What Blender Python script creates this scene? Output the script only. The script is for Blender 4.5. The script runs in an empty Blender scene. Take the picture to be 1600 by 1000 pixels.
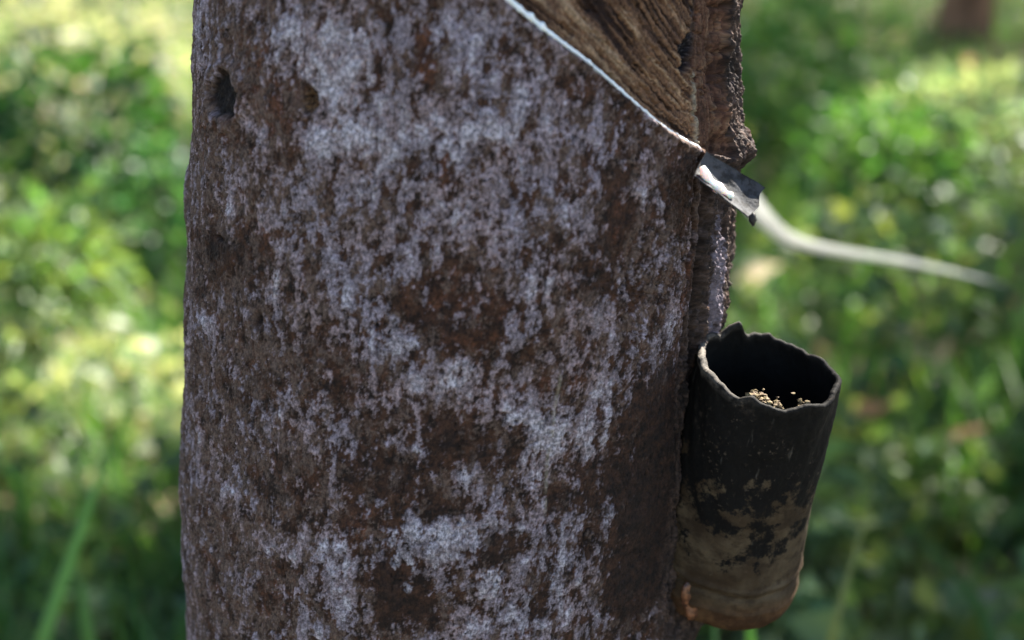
import bpy, bmesh, math, random
import numpy as np
from mathutils import Vector, Matrix
R = math.radians
sc = bpy.context.scene
COL = sc.collection

# ------------------------------------------------------------------ camera
CAM_H, PITCH, FOC = 1.30, 18.0, 50.0
FP = 1600 * FOC / 36.0                       # focal length in photo pixels
cam_d = bpy.data.cameras.new('camera')
cam = bpy.data.objects.new('camera', cam_d); COL.objects.link(cam)
cam.location = (0, 0, CAM_H); cam.rotation_euler = (R(90 - PITCH), 0, 0)
cam_d.lens = FOC; cam_d.sensor_width = 36; cam_d.clip_start = 0.05; cam_d.clip_end = 3000
cam_d.dof.use_dof = True; cam_d.dof.focus_distance = 0.640; cam_d.dof.aperture_fstop = 4.4
cam_d.dof.aperture_blades = 0
sc.camera = cam

# ------------------------------------------------------------------ world, sun, exposure
SUN_AZ, SUN_EL = 38.0, 47.0                  # azimuth from +Y towards +X
LDIR = np.array([math.sin(R(SUN_AZ)) * math.cos(R(SUN_EL)), math.cos(R(SUN_AZ)) * math.cos(R(SUN_EL)), math.sin(R(SUN_EL))])
w = bpy.data.worlds.new('World'); sc.world = w; w.use_nodes = True
nt = w.node_tree; nt.nodes.clear()
sky = nt.nodes.new('ShaderNodeTexSky'); sky.sky_type = 'NISHITA'; sky.sun_disc = False
sky.sun_elevation = R(SUN_EL); sky.sun_rotation = R(SUN_AZ)
bg = nt.nodes.new('ShaderNodeBackground'); bg.inputs[1].default_value = 0.053
wo = nt.nodes.new('ShaderNodeOutputWorld')
nt.links.new(sky.outputs[0], bg.inputs[0]); nt.links.new(bg.outputs[0], wo.inputs[0])
sd = bpy.data.lights.new('sun', 'SUN'); sd.energy = 5.0; sd.angle = R(0.5); sd.color = (1.0, 0.94, 0.84)
sun = bpy.data.objects.new('sun', sd); COL.objects.link(sun)
sun.rotation_euler = Vector(LDIR).to_track_quat('Z', 'Y').to_euler(); sun.location = (3, 6, 9)
sc.view_settings.view_transform = 'Standard'; sc.view_settings.look = 'None'
sc.view_settings.exposure = 2.8; sc.view_settings.gamma = 1.0
sc.cycles.use_denoising = True
sc.cycles.max_bounces = 8; sc.cycles.transparent_max_bounces = 8
sc.cycles.sample_clamp_indirect = 6

# ------------------------------------------------------------------ helpers
rng = np.random.default_rng(7)
FWD = np.array([0, math.cos(R(PITCH)), -math.sin(R(PITCH))])
UP = np.array([0, math.sin(R(PITCH)), math.cos(R(PITCH))])
CAMP = np.array([0, 0, CAM_H])

def ray(px, py):
    return FWD + np.array([1., 0, 0]) * ((px - 800) / FP) + UP * ((500 - py) / FP)
def at(px, py, depth):                       # point at camera depth
    return CAMP + ray(px, py) * depth
def at_y(px, py, y):
    d = ray(px, py); return CAMP + d * (y / d[1])
def ground(px, py, z=0.0):
    d = ray(px, py); return CAMP + d * ((z - CAM_H) / d[2])
def to_px(P):
    d = P - CAMP; zc = d @ FWD
    zc = np.where(zc < 1e-3, 1e-3, zc)
    return 800 + FP * d[..., 0] / zc, 500 - FP * (d @ UP) / zc, zc

def sstep(a, b, x):
    t = np.clip((x - a) / (b - a), 0, 1); return t * t * (3 - 2 * t)
def _hash(ix, iy, seed):
    h = (ix.astype(np.int64) * 374761393 + iy.astype(np.int64) * 668265263 + seed * 1442695041) & 0xffffffff
    h = ((h ^ (h >> 13)) * 1274126177) & 0xffffffff
    h = h ^ (h >> 16)
    return (h & 0xffff) / 65535.0
def noise2(x, y, seed=0):                    # gradient noise, roughly 0..1
    ix = np.floor(x); iy = np.floor(y); fx = x - ix; fy = y - iy
    def g(dx, dy):
        a = _hash(ix + dx, iy + dy, seed) * 2 * math.pi
        return np.cos(a) * (fx - dx) + np.sin(a) * (fy - dy)
    ux = fx * fx * fx * (fx * (fx * 6 - 15) + 10); uy = fy * fy * fy * (fy * (fy * 6 - 15) + 10)
    a = g(0, 0) * (1 - ux) + g(1, 0) * ux; b = g(0, 1) * (1 - ux) + g(1, 1) * ux
    return (a * (1 - uy) + b * uy) * 0.7 + 0.5
def fbm(x, y, seed=0, octv=4, gain=0.5):
    s = 0; a = 1; t = 0
    for k in range(octv):
        s = s + a * (noise2(x * 2 ** k, y * 2 ** k, seed + k * 17) - .5); t += a; a *= gain
    return s / t * 1.7 + 0.5

def tag(o, label=None, cat=None, group=None, kind=None):
    if label: o['label'] = label
    if cat: o['category'] = cat
    if group: o['group'] = group
    if kind: o['kind'] = kind
    return o
def empty(name, loc, label, cat, group=None):
    o = bpy.data.objects.new(name, None); COL.objects.link(o); o.location = loc
    o.empty_display_size = 0.1
    return tag(o, label, cat, group)
def link_mesh(name, me, mat, parent=None, smooth=True):
    o = bpy.data.objects.new(name, me); COL.objects.link(o)
    if mat: me.materials.append(mat)
    if parent:
        o.parent = parent
        me.transform(Matrix.Translation(-Vector(parent.location)))
    if smooth: me.polygons.foreach_set('use_smooth', np.ones(len(me.polygons), bool))
    me.update()
    return o
def mesh_np(name, V, F, k):                  # F: (n,k) array
    me = bpy.data.meshes.new(name)
    V = np.asarray(V, np.float32); F = np.asarray(F, np.int32)
    me.vertices.add(len(V)); me.vertices.foreach_set('co', V.ravel())
    me.loops.add(F.size); me.loops.foreach_set('vertex_index', F.ravel())
    me.polygons.add(len(F)); me.polygons.foreach_set('loop_start', np.arange(0, F.size, k, dtype=np.int32))
    me.polygons.foreach_set('loop_total', np.full(len(F), k, np.int32))
    me.update(calc_edges=True); me.validate()
    return me
def vattr(me, name, arr):
    a = me.attributes.new(name, 'FLOAT', 'POINT'); a.data.foreach_set('value', np.asarray(arr, np.float32).ravel())
def vcol(me, name, arr):
    a = me.attributes.new(name, 'FLOAT_COLOR', 'POINT')
    c = np.ones((len(arr), 4), np.float32); c[:, :3] = arr; a.data.foreach_set('color', c.ravel())
def grid_faces(nr, nc, wrap=False):
    i = np.arange(nr - 1)[:, None]; j = np.arange(nc if wrap else nc - 1)[None, :]
    j2 = (j + 1) % nc
    return np.stack([i * nc + j, i * nc + j2, (i + 1) * nc + j2, (i + 1) * nc + j], -1).reshape(-1, 4)

class NT:
    """small wrapper for node graphs"""
    def __init__(s, name):
        s.m = bpy.data.materials.new(name); s.m.use_nodes = True; s.t = s.m.node_tree; s.t.nodes.clear()
        s.out = s.t.nodes.new('ShaderNodeOutputMaterial')
    def n(s, typ, ins=None, **kw):
        nd = s.t.nodes.new(typ)
        for k, v in kw.items(): setattr(nd, k, v)
        for k, v in (ins or {}).items(): s.set(nd.inputs[k], v)
        return nd
    def set(s, sock, v):
        if isinstance(v, bpy.types.NodeSocket): s.t.links.new(v, sock)
        elif isinstance(v, (tuple, list)) and len(v) == 3 and sock.type == 'RGBA': sock.default_value = (*v, 1)
        else: sock.default_value = v
    def attr(s, name, out='Fac'): return s.n('ShaderNodeAttribute', attribute_name=name).outputs[out]
    def mix(s, f, a, b, mode='MIX'):
        nd = s.n('ShaderNodeMix', data_type='RGBA', blend_type=mode)
        s.set(nd.inputs[0], f); s.set(nd.inputs[6], a); s.set(nd.inputs[7], b); return nd.outputs[2]
    def math(s, op, a, b=0.5, c=None, clamp=False):
        nd = s.n('ShaderNodeMath', operation=op, use_clamp=clamp); s.set(nd.inputs[0], a); s.set(nd.inputs[1], b)
        if c is not None: s.set(nd.inputs[2], c)
        return nd.outputs[0]
    def ramp(s, f, lo, hi): 
        nd = s.n('ShaderNodeMapRange', interpolation_type='SMOOTHSTEP'); s.set(nd.inputs[0], f)
        nd.inputs[1].default_value = lo; nd.inputs[2].default_value = hi; return nd.outputs[0]
    def noise(s, vec, scale, detail=4, rough=.55, dist=0):
        nd = s.n('ShaderNodeTexNoise'); s.set(nd.inputs['Vector'], vec)
        nd.inputs['Scale'].default_value = scale; nd.inputs['Detail'].default_value = detail
        nd.inputs['Roughness'].default_value = rough; nd.inputs['Distortion'].default_value = dist
        return nd.outputs['Fac']
    def mapping(s, vec, scale):
        nd = s.n('ShaderNodeMapping'); s.set(nd.inputs[0], vec); nd.inputs['Scale'].default_value = scale; return nd.outputs[0]
    def bump(s, h, dist, strength=1.0, normal=None):
        nd = s.n('ShaderNodeBump'); s.set(nd.inputs['Height'], h); nd.inputs['Distance'].default_value = dist
        nd.inputs['Strength'].default_value = strength
        if normal: s.set(nd.inputs['Normal'], normal)
        return nd.outputs[0]
    def principled(s, col, rough=.6, spec=.5, normal=None, **kw):
        nd = s.n('ShaderNodeBsdfPrincipled'); s.set(nd.inputs['Base Color'], col); s.set(nd.inputs['Roughness'], rough)
        nd.inputs['Specular IOR Level'].default_value = spec
        if normal: s.set(nd.inputs['Normal'], normal)
        for k, v in kw.items(): s.set(nd.inputs[k.replace('_', ' ')], v)
        return nd.outputs[0]
    def done(s, shader):
        s.t.links.new(shader, s.out.inputs[0]); return s.m

# ------------------------------------------------------------------ trunk geometry
CY = 0.69
prof = [(-260, 318, 1172), (0, 313, 1158), (100, 306, 1153), (200, 299, 1150), (300, 295, 1144), (400, 292, 1136), (500, 289, 1124),
        (600, 289, 1112), (700, 288, 1100), (800, 288, 1085), (900, 291, 1068), (1000, 298, 1058), (1250, 300, 1035)]
PZ, PCX, PR = [], [], []
for py, l, r in prof:
    d = ray(800, py); y = CY * 0.975; z = CAM_H + d[2] / d[1] * y; 
    aL = math.atan((l - 800) / FP / d[1]); aR = math.atan((r - 800) / FP / d[1])
    half = (aR - aL) / 2; mid = (aR + aL) / 2
    dist = CY / math.cos(mid)
    PZ.append(z); PCX.append(CY * math.tan(mid)); PR.append(dist * math.sin(half))
PZ, PCX, PR = map(lambda a: np.array(a[::-1]), (PZ, PCX, PR))
def tr_c(z):
    z = np.asarray(z, float)
    cx = np.interp(z, PZ, PCX); r = np.interp(z, PZ, PR)
    lo = np.clip(PZ[0] - z, 0, None); hi = np.clip(z - PZ[-1], 0, None)
    return cx + hi * 0.02, r + 0.10 * lo ** 2 - 0.022 * hi
R0 = 0.13
def surf(px, py):
    d = ray(px, py); z = CAM_H + d[2] / d[1] * 0.6
    for _ in range(14):
        cx, r = tr_c(z); cx = float(cx); r = float(r)
        dx, dy = d[0], d[1]
        A = dx * dx + dy * dy; B = -2 * (dx * cx + dy * CY); Cc = cx * cx + CY * CY - r * r
        disc = B * B - 4 * A * Cc
        t = (-B - math.sqrt(max(disc, 0))) / (2 * A)
        z = CAM_H + d[2] * t
    x, y = dx * t - cx, dy * t - CY
    return math.atan2(x, -y) * R0, z
def surf_pt(s, z, off=0.0):
    cx, r = tr_c(z); th = s / R0
    return np.array([float(cx) + (float(r) + off) * math.sin(th), CY - (float(r) + off) * math.cos(th), z])

def blobs(S, Z, lst):
    D = np.zeros_like(S)
    for x, y, rx, ry, st in lst:
        s0, z0 = surf(x, y); sa, _ = surf(x - rx, y); sb, _ = surf(x + rx, y); _, za = surf(x, y - ry); _, zb = surf(x, y + ry)
        rs = max(abs(sb - sa) / 2, 0.002); rz = max(abs(za - zb) / 2, .002)
        q = ((S - s0) / rs) ** 2 + ((Z - z0) / rz) ** 2
        D += st * np.exp(-q * 1.1)
    return D
PALE = [(450,40,45,60,.9),(560,60,80,70,.6),(520,120,50,60,.8),(600,180,80,80,.7),(500,230,50,50,.8),(570,250,90,50,.6),(690,30,60,40,.5),
 (760,60,50,60,.6),(720,130,60,50,.5),(770,225,70,70,.7),(830,100,50,80,.5),(860,180,60,50,.5),(690,215,50,40,.5),(705,350,40,55,.8),
 (650,400,35,30,.4),(402,200,22,35,.8),(365,320,18,30,.9),(440,320,30,40,.5),(430,435,24,55,.8),(320,505,12,35,1.),(310,690,10,30,1.),
 (320,20,8,60,.8),(545,460,28,60,.6),(590,530,45,30,.8),(620,552,35,25,.6),(715,570,25,20,.8),(655,540,13,13,.9),(680,610,50,33,.8),
 (750,440,30,20,.4),(830,440,12,12,1.),(868,440,24,14,.9),(820,500,60,60,.4),(940,490,30,60,.45),(1010,250,14,50,.5),(1018,315,12,24,1.2),
 (985,300,14,12,.7),(900,330,50,50,.6),(930,220,30,30,.4),(1052,525,30,48,.9),(1010,430,30,30,.35),(950,590,33,38,.9),(962,640,28,25,.6),
 (810,655,45,24,.9),(870,665,45,50,.9),(925,690,35,40,.9),(850,705,40,30,.6),(720,745,17,19,1.1),(645,718,8,10,1.1),(850,760,30,30,.8),
 (1010,770,11,28,.8),(770,600,60,30,.3),(430,650,24,24,.8),(500,680,40,40,.4),(640,840,80,40,.7),(760,810,70,50,.6),(690,860,60,40,.6),
 (490,850,50,40,.45),(530,890,45,55,.7),(545,960,38,38,.9),(653,920,14,21,1.1),(770,900,25,25,1.),(870,850,60,60,.5),(900,950,60,50,.6),
 (800,970,60,40,.7),(720,985,50,35,.6),(350,785,11,19,1.),(460,873,10,15,1.1),(415,855,15,20,.8),(390,930,13,38,.6),(480,985,18,18,1.),
 (370,745,15,40,.5),(680,990,18,12,.9),(960,860,18,30,.5),(1010,950,16,28,.6),(1122,400,9,70,1.6),(1112,500,8,40,1.4),(1075,380,16,30,.5),(590,600,60,60,.15),
 (620,300,80,60,.3),(800,330,70,60,.35),(520,380,50,60,.3),(1075,630,14,40,.35),(985,700,12,40,.3),(940,800,14,60,.4),(290,860,6,30,.7),(800,400,150,90,.22),(900,520,80,60,.25),(620,420,80,60,.2),(860,250,80,60,.2),(880,880,100,80,.3),(760,620,120,50,.25),(480,400,80,120,.2),(450,600,100,80,.15),(610,700,60,40,.2)]
RUST = [(430,120,38,95,.9),(600,95,28,30,.7),(662,62,22,55,1.),(700,455,50,40,.65),(770,480,25,50,.7),(640,480,30,25,.5),(720,528,50,20,.8),
 (855,600,18,32,.9),(690,268,30,36,.8),(488,155,16,24,1.),(905,575,20,35,.6),(560,830,45,35,.8),(420,930,28,45,.7),(410,370,18,50,.8),
 (700,640,50,40,.4),(1075,470,8,40,1.),(540,600,40,30,.6),(900,690,10,30,.4),(760,20,30,20,.4),(620,900,30,50,.5),(330,900,16,60,.6),
 (1060,920,14,40,.9),(480,760,50,30,.4),(820,310,20,30,.4),(360,215,16,40,.5),(1125,180,16,60,.4),(960,330,20,60,.5)]
DARK = [(350,400,55,60,.6),(600,750,60,45,.5),(700,690,45,40,.6),(680,790,60,26,.5),(625,915,38,60,.9),(360,600,50,50,.3),(780,850,36,36,.8),
 (650,955,40,26,.7),(960,760,50,80,.7),(1000,880,50,80,.9),(850,915,28,60,.6),(1050,700,40,140,1.1),(1035,830,36,110,1.),(1065,300,34,80,.6),
 (930,420,32,80,.5),(960,330,30,50,.4),(700,500,60,60,.4),(560,660,40,40,.3),(870,380,20,50,.3),(345,380,20,20,.5),(1000,640,40,50,.5),
 (430,760,60,40,.3),(800,560,60,20,.4),(560,30,20,20,.3),(470,560,70,50,.3),(640,270,30,30,.3),(880,790,24,24,.6),(770,720,50,30,.5)]

# rows and columns: fine where the photograph looks, coarse elsewhere
_, ZT = surf(730, -40); _, ZB = surf(730, 1045)
zt2 = CAM_H + 0.02 
zs = np.concatenate([np.linspace(-0.05, ZB - .03, 26)[:-1], np.arange(ZB - .03, ZT + .02, 0.0005), np.linspace(ZT + .02, 4.4, 60)[1:]])
ths = np.concatenate([np.arange(-1.75, 2.05, 0.0005 / R0), np.linspace(2.05, 2 * math.pi - 1.75, 60)[1:-1]])
Z, TH = np.meshgrid(zs, ths, indexing='ij'); S = TH * R0
S_ = np.where(S > math.pi * R0, S - 2 * math.pi * R0, S)       # continuous around the seam at the back

LAT = [(770,-18),(787,-4),(808,15),(832,34),(852,50),(880,71),(905,89),(940,118),(965,140),(1000,171),(1030,196),(1055,213),(1080,227),(1098,235)]
lat_sz = np.array([surf(*p) for p in LAT])
# continue the cut up and to the left round the tree, outside the picture
d0 = lat_sz[0] - lat_sz[1]; d0 /= np.linalg.norm(d0)
cut = np.vstack([lat_sz[0] + d0 * 0.16, lat_sz])
s_r = surf(1131, 150)[0]; s_v = surf(1100, 150)[0]
zcut = np.interp(S, cut[:, 0], cut[:, 1]); 
slope = 0.66
dl = (Z - zcut) * 0.8 + (fbm(S * 400, Z * 400, 91, 2) - .5) * .0012  # distance above the cut
s_l = cut[0, 0]; z_floor = surf(1098, 236)[1]
edge_r = s_r + (fbm(Z * 60, Z * 0 + 3, 5, 3) - .5) * .008
inR = (edge_r - S); inT = (cut[0, 1] + .02) - Z
dfloor = np.where(S > cut[-1, 0], Z - z_floor + (S - cut[-1, 0]) * .3, dl)
dp = np.minimum(np.minimum(dfloor, inR * 1.0), np.minimum(S - s_l, .3))
P = sstep(-.0004, .0007, dp)
Pd = P * sstep(0, .007, inR)
# masks
wx = (fbm(S_ * 30, Z * 30, 11, 3) - .5) * .02; wy = (fbm(S_ * 30, Z * 30, 12, 3) - .5) * .03
SX, ZX = S_ + wx * .6, Z + wy * .6
Dp = blobs(SX, ZX, PALE); Dr = blobs(SX, ZX, RUST); Dd = blobs(SX, ZX, DARK)
n1 = fbm(S_ * 62, Z * 38, 21, 6, .62); n2 = fbm(S_ * 250, Z * 205, 31, 4, .7); nb = fbm(S_ * 145 + wx * 20, Z * 68 + wy * 20, 36, 6, .68); n3 = fbm(S_ * 800, Z * 560, 41, 2, .7)
vis = sstep(0, .1, Dp * 0 + 1)
base_d = np.where(np.abs(S_) > .22, .35, .12)
lich = sstep(.475, .61, .20 * n1 + .72 * nb - .155 + .55 * (n2 - .5) + .16 * (n3 - .5) + .29 * np.clip(Dp, 0, 1.1) + base_d + .006 - .17 * np.clip(Dr, 0, 1) - .26 * np.clip(Dd, 0, 1.2))
core = sstep(.78, .96, Dp + (nb - .5) * 1.6 + (n2 - .5) * .5) * sstep(.2, .6, lich)
film = sstep(.50, .58, fbm(S_ * 95, Z * 78, 51, 6, .72) + .25 * (n3 - .5) + .035 + .09 * sstep(-.03, -.10, S_) * 0 + .10 * sstep(.03, .10, -S_) - .26 * Dd - .12 * Dr)
rust = sstep(.25, .95, Dr + .12 + (nb - .5) * 1.6 + (n2 - .5) * 1.0)
dark = np.clip(Dd * .9 + (n1 - .5) * .5, 0, 1)
lich *= 1 - P; core *= 1 - P; film *= 1 - P; rust *= 1 - .6 * P
# panel striations, bending steeper towards the right as in the real scar
q = dl * (1 + .9 * np.clip((S - surf(900, 60)[0]) / .08, -0.3, 1.2)) + .35 * np.clip(S - surf(1010, 60)[0], 0, 1) * np.clip(dl * 18, 0, 1)
q = q + (fbm(S * 40, Z * 40, 63, 3) - .5) * .003
along = S * .7 - Z * .7
st1 = fbm(q * 320, along * 14, 61, 4, .6); st2 = fbm(q * 900, along * 45, 62, 3, .6); st0 = fbm(q * 110, along * 9, 66, 2)
vfib = fbm(S * 700, Z * 45, 67, 5, .65)
stria = np.clip(.50 * st0 + .62 * st1 + .38 * st2 - .25, 0, 1)
vstrip = sstep(-.002, .002, S - s_v) * P
stria = stria * (1 - vstrip) + vstrip * np.clip(vfib * 1.3 - .2, 0, 1)
# heights
H = np.zeros_like(S)
far = np.abs(S_) > .245
H += (fbm(S_ * 9, Z * 7, 71, 3) - .5) * .008
H += (fbm(S_ * 60, Z * 35, 72, 4, .55) - .5) * .0028 * (1 - P)
fib = np.abs(fbm(S_ * 420 + wx * 40, Z * 190, 73, 4, .7) - .5) * 2
side = sstep(.04, .16, np.abs(S_ + .01))
H += (.3 - fib) * (.0006 + .0012 * side) * (1 - .8 * P)
H += lich * .0004 + film * .0002 + core * .0003
rr = sstep(s_v - .004, s_v + .012, S) * (1 - .8 * Pd)             # rough ridge right of the groove
ridge = np.abs(fbm(S_ * 330 + wx * 20, Z * 42, 74, 5, .68) - .5) * 2
H += rr * ((.35 - ridge) * .0048 + (fbm(S_ * 190, Z * 38, 75, 4, .6) - .5) * .0065)
H += -.0062 * Pd + P * (stria - .5) * .0036 - P * .0016 * sstep(.62, .8, fbm(q * 260, along * 110, 64, 3)) - P * .0018 * sstep(.0, .02, dl) + .0012 * np.exp(-((dp + .0015) / .0014) ** 2)
GP = np.array([surf(*p) for p in [(1086,640),(1088,560),(1092,500),(1096,420),(1101,340),(1101,240)]])
grv = np.interp(Z, GP[:, 1], GP[:, 0]) + (fbm(Z * 45, Z * 0, 81, 3) - .5) * .003
in_z = sstep(surf(1100, 620)[1], surf(1100, 560)[1], Z) * (1 - sstep(surf(1100, 245)[1], surf(1100, 225)[1], Z))
g1 = np.exp(-((S - grv) / .0034) ** 2) * in_z
grv2 = grv - .0085 + (fbm(Z * 60, Z * 0 + 9, 82, 3) - .5) * .003
g2 = np.exp(-((S - grv2) / .0014) ** 2) * in_z * sstep(.35, .5, fbm(Z * 30, Z * 0 + 4, 83, 2)) * .7
groove = np.clip(g1 + g2, 0, 1)
H -= groove * .008
crk = np.abs(fbm(S_ * 130 + wx * 30, Z * 22, 95, 3, .5) - .5) * 2
crk = (1 - sstep(.0, .035, crk)) * sstep(.50, .66, fbm(S_ * 50, Z * 40, 96, 3)) * (1 - P)
H -= crk * .0012
slit = np.abs(fbm(S * 260, Z * 16, 97, 3, .5) - .5) * 2
slit = (1 - sstep(0, .10, slit)) * sstep(s_v + .004, s_v + .010, S) * (1 - .6 * sstep(.0, .01, Z - z_floor + .3))
H -= slit * .0022
# fine wrinkles below the panel (cross-wise)
wr_m = blobs(S, Z, [(1040, 400, 60, 100, 1), (1000, 480, 50, 80, .8)])
wr = np.abs(fbm(S_ * 60, Z * 260 + S_ * 90, 85, 3) - .5) * 2
H -= np.clip(wr_m, 0, 1) * (1 - sstep(.0, .14, wr)) * .0012 * (1 - P)
# bumps, knot holes
H += blobs(S, Z, [(1142, 232, 22, 26, .0075), (1056, 955, 22, 60, .009), (1120, 20, 26, 50, .003), (296, 300, 10, 60, .002)]) * (1 - P)
hs, hz = surf(358, 147); hq = np.sqrt(((S_ - hs) / .0120) ** 2 + ((Z - hz) / .0100) ** 2 + .0) + (fbm(S_ * 150, Z * 150, 86, 3) - .5) * .5
hole = 1 - sstep(.75, 1.05, hq)
H += -.0045 * hole * (.6 + .5 * (n2 - .5)) + .0018 * np.exp(-((hq - 1.3) / .3) ** 2)
hs, hz = surf(488, 156); hq2 = np.sqrt(((S_ - hs) / .004) ** 2 + ((Z - hz) / .0062) ** 2) + (fbm(S_ * 300, Z * 300, 87, 3) - .5) * .6
hole2 = 1 - sstep(.6, 1.1, hq2); H += -.004 * hole2 * (n2 * 2 - .4)
hole = np.clip(hole + 0.0 * hole2, 0, 1)
for (x, y, a, b) in [(400, 502, 5, 10), (806, 658, 2.5, 2.5), (798, 668, 2, 2.5), (585, 512, 3, 3), (1143, 105, 8, 30), (905, 700, 2, 2), (345, 372, 5, 4), (716, 816, 2, 2)]:
    s0, z0 = surf(x, y); sa, _ = surf(x + a, y)
    e = np.exp(-(((S_ - s0) / max(abs(sa - s0), .0006)) ** 2 + ((Z - z0) / (b * .00028)) ** 2))
    H -= e * .004; hole = np.clip(hole + e, 0, 1)
ks, kz = surf(1093, 88); kq = np.sqrt(((S - ks) / .0065) ** 2 + ((Z - kz) / .0085) ** 2) + (fbm(S * 200, Z * 200, 88, 3) - .5) * .9
knot = (1 - sstep(.6, 1.2, kq)); H += -.005 * knot * (1 if True else 0)
knot = np.clip(knot + .8 * np.exp(-((S - s_v + .001) / .0022) ** 2) * sstep(surf(1100, 125)[1], surf(1100, 60)[1], Z) * P * .9, 0, 1)
dripm = np.exp(-((S - s_v - .0003 - (fbm(Z * 90, Z * 0 + 7, 89, 2) - .5) * .002) / .0011) ** 2) * P * (1 - sstep(surf(1100, 120)[1], surf(1100, 112)[1], Z))
ds, dz = surf(862, 690); dz1 = surf(862, 790)[1]; dz0 = surf(862, 585)[1]
drip2 = np.exp(-((S_ - ds - (fbm(Z * 50, Z * 0 + 2, 98, 3) - .5) * .0022) / .0007) ** 2) * sstep(dz1 - .006, dz1, Z) * (1 - sstep(dz0, dz0 + .008, Z)) * sstep(.35, .5, fbm(Z * 120, Z * 0 + 5, 99, 2))
dripm = np.clip(dripm + drip2 * .75, 0, 1)
H += dripm * .0012
slot = np.exp(-((S - surf(1143, 100)[0]) / .0012) ** 2) * np.exp(-((Z - surf(1143, 100)[1]) / .012) ** 4)
CXr, RRr = tr_c(Z); 
RR_ = RRr + H
V = np.stack([CXr + RR_ * np.sin(TH), CY - RR_ * np.cos(TH), Z], -1).reshape(-1, 3)
nr, nc = Z.shape
F = grid_faces(nr, nc, wrap=True)
me = mesh_np('trunk', V, F, 4)
UVs = np.stack([S_, Z, H * 0], -1).reshape(-1, 3)
a = me.attributes.new('sz', 'FLOAT_VECTOR', 'POINT'); a.data.foreach_set('vector', UVs.astype(np.float32).ravel())
for nme, arr in dict(lichen=lich, core=core, film=film, rust=rust, dark=dark, panel=P, stria=stria, groove=np.clip(groove + slot * .9 + crk * .75 + slit * .85, 0, 1), hole=hole,
                     scar=hole2, knot=knot, drip=dripm, ridge=rr * (1 - sstep(.05, .35, ridge)), rr=rr, strip=vstrip, fine_n=n3).items():  # last attribute holds plain fine noise
    vattr(me, nme, arr)

def bark_material():
    t = NT('rubber_bark'); v = t.attr('sz', 'Vector')
    fine = t.noise(t.mapping(v, (1, .75, 1)), 620, 5, .75)
    med = t.noise(t.mapping(v, (1, .85, 1)), 150, 7, .72)
    grain = t.noise(t.mapping(v, (1, .55, 1)), 420, 5, .75, .3)
    hue = t.noise(v, 28, 3, .5)
    c = t.mix(t.ramp(med, .35, .68), (.010, .0055, .0038), (.080, .036, .020))
    rc = t.mix(t.ramp(med, .36, .66), (.022, .010, .007), (.125, .048, .024))
    c = t.mix(t.math('MULTIPLY', t.attr('rust'), .8), c, rc)
    c = t.mix(t.math('MULTIPLY', t.attr('film'), t.math('MULTIPLY_ADD', t.ramp(grain, .40, .58), .6, .25)), c, (.130, .090, .073))
    lc = t.mix(t.ramp(hue, .35, .62), (.35, .265, .28), (.33, .285, .34))
    lc = t.mix(t.ramp(fine, .40, .66), t.mix(.4, lc, (.08, .06, .058)), lc)
    lc = t.mix(t.ramp(med, .38, .62), t.mix(.45, lc, (.09, .065, .06)), lc)
    lm = t.math('MULTIPLY', t.attr('lichen'), t.math('MULTIPLY_ADD', t.ramp(grain, .36, .52), .55, .45))
    c = t.mix(lm, c, lc)
    c = t.mix(t.math('MULTIPLY', t.attr('core'), t.ramp(med, .36, .62)), c, t.mix(t.ramp(fine, .35, .65), (.27, .25, .28), (.50, .465, .515)))
    # tiny black fruiting specks in the lichen
    vor = t.n('ShaderNodeTexVoronoi', {'Vector': v, 'Scale': 260.0})
    sp = t.math('MULTIPLY', t.math('LESS_THAN', vor.outputs['Distance'], .13), t.ramp(t.noise(v, 120, 2), .52, .6))
    c = t.mix(sp, c, (.02, .016, .015))
    c = t.mix(t.math('MULTIPLY', t.attr('dark'), .85), c, t.mix(.28, (.012, .009, .008), c))
    c = t.mix(t.math('MULTIPLY', t.attr('ridge'), .85), c, (.115, .080, .066))
    rc2 = t.mix(t.ramp(med, .40, .66), (.010, .007, .006), (.085, .055, .042))
    c = t.mix(t.math('MULTIPLY', t.attr('rr'), .8), c, t.mix(t.math('MULTIPLY', t.attr('core'), .8), rc2, (.17, .145, .18)))
    # tapping panel
    pc = t.mix(t.ramp(t.attr('stria'), .30, .54), (.020, .009, .006), (.17, .092, .050))
    pc = t.mix(t.ramp(t.attr('stria'), .54, .76), pc, (.32, .215, .13))
    pc = t.mix(t.math('MULTIPLY', t.attr('strip'), .7), pc, t.mix(t.ramp(med, .3, .7), (.035, .016, .011), (.15, .070, .045)))
    pc = t.mix(t.math('MULTIPLY', t.ramp(t.noise(v, 60, 4), .45, .7), .6), pc, (.065, .032, .020))
    c = t.mix(t.attr('panel'), c, pc)
    c = t.mix(t.attr('scar'), c, t.mix(t.ramp(fine, .35, .65), (.035, .016, .008), (.13, .075, .035)))
    c = t.mix(t.math('MULTIPLY', t.attr('drip'), .7), c, (.30, .27, .20))
    c = t.mix(t.attr('knot'), c, t.mix(t.ramp(fine, .5, .75), (.010, .009, .012), (.10, .09, .10)))
    c = t.mix(t.math('MULTIPLY', t.attr('groove'), .9), c, (.010, .007, .006))
    c = t.mix(t.math('MULTIPLY', t.attr('hole'), .97), c, t.mix(t.ramp(med, .58, .8), (.005, .004, .004), (.06, .05, .045)))
    k = t.math('MULTIPLY_ADD', t.ramp(fine, .30, .70), 1.0, .42)
    kc = t.n('ShaderNodeCombineColor', {0: k, 1: k, 2: k}).outputs[0]
    c = t.mix(1.0, c, kc, 'MULTIPLY')
    b = t.bump(grain, .0012, .9); b = t.bump(fine, .0006, .6, b)
    return t.done(t.principled(c, .85, .25, b))
M_bark = bark_material()

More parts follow.
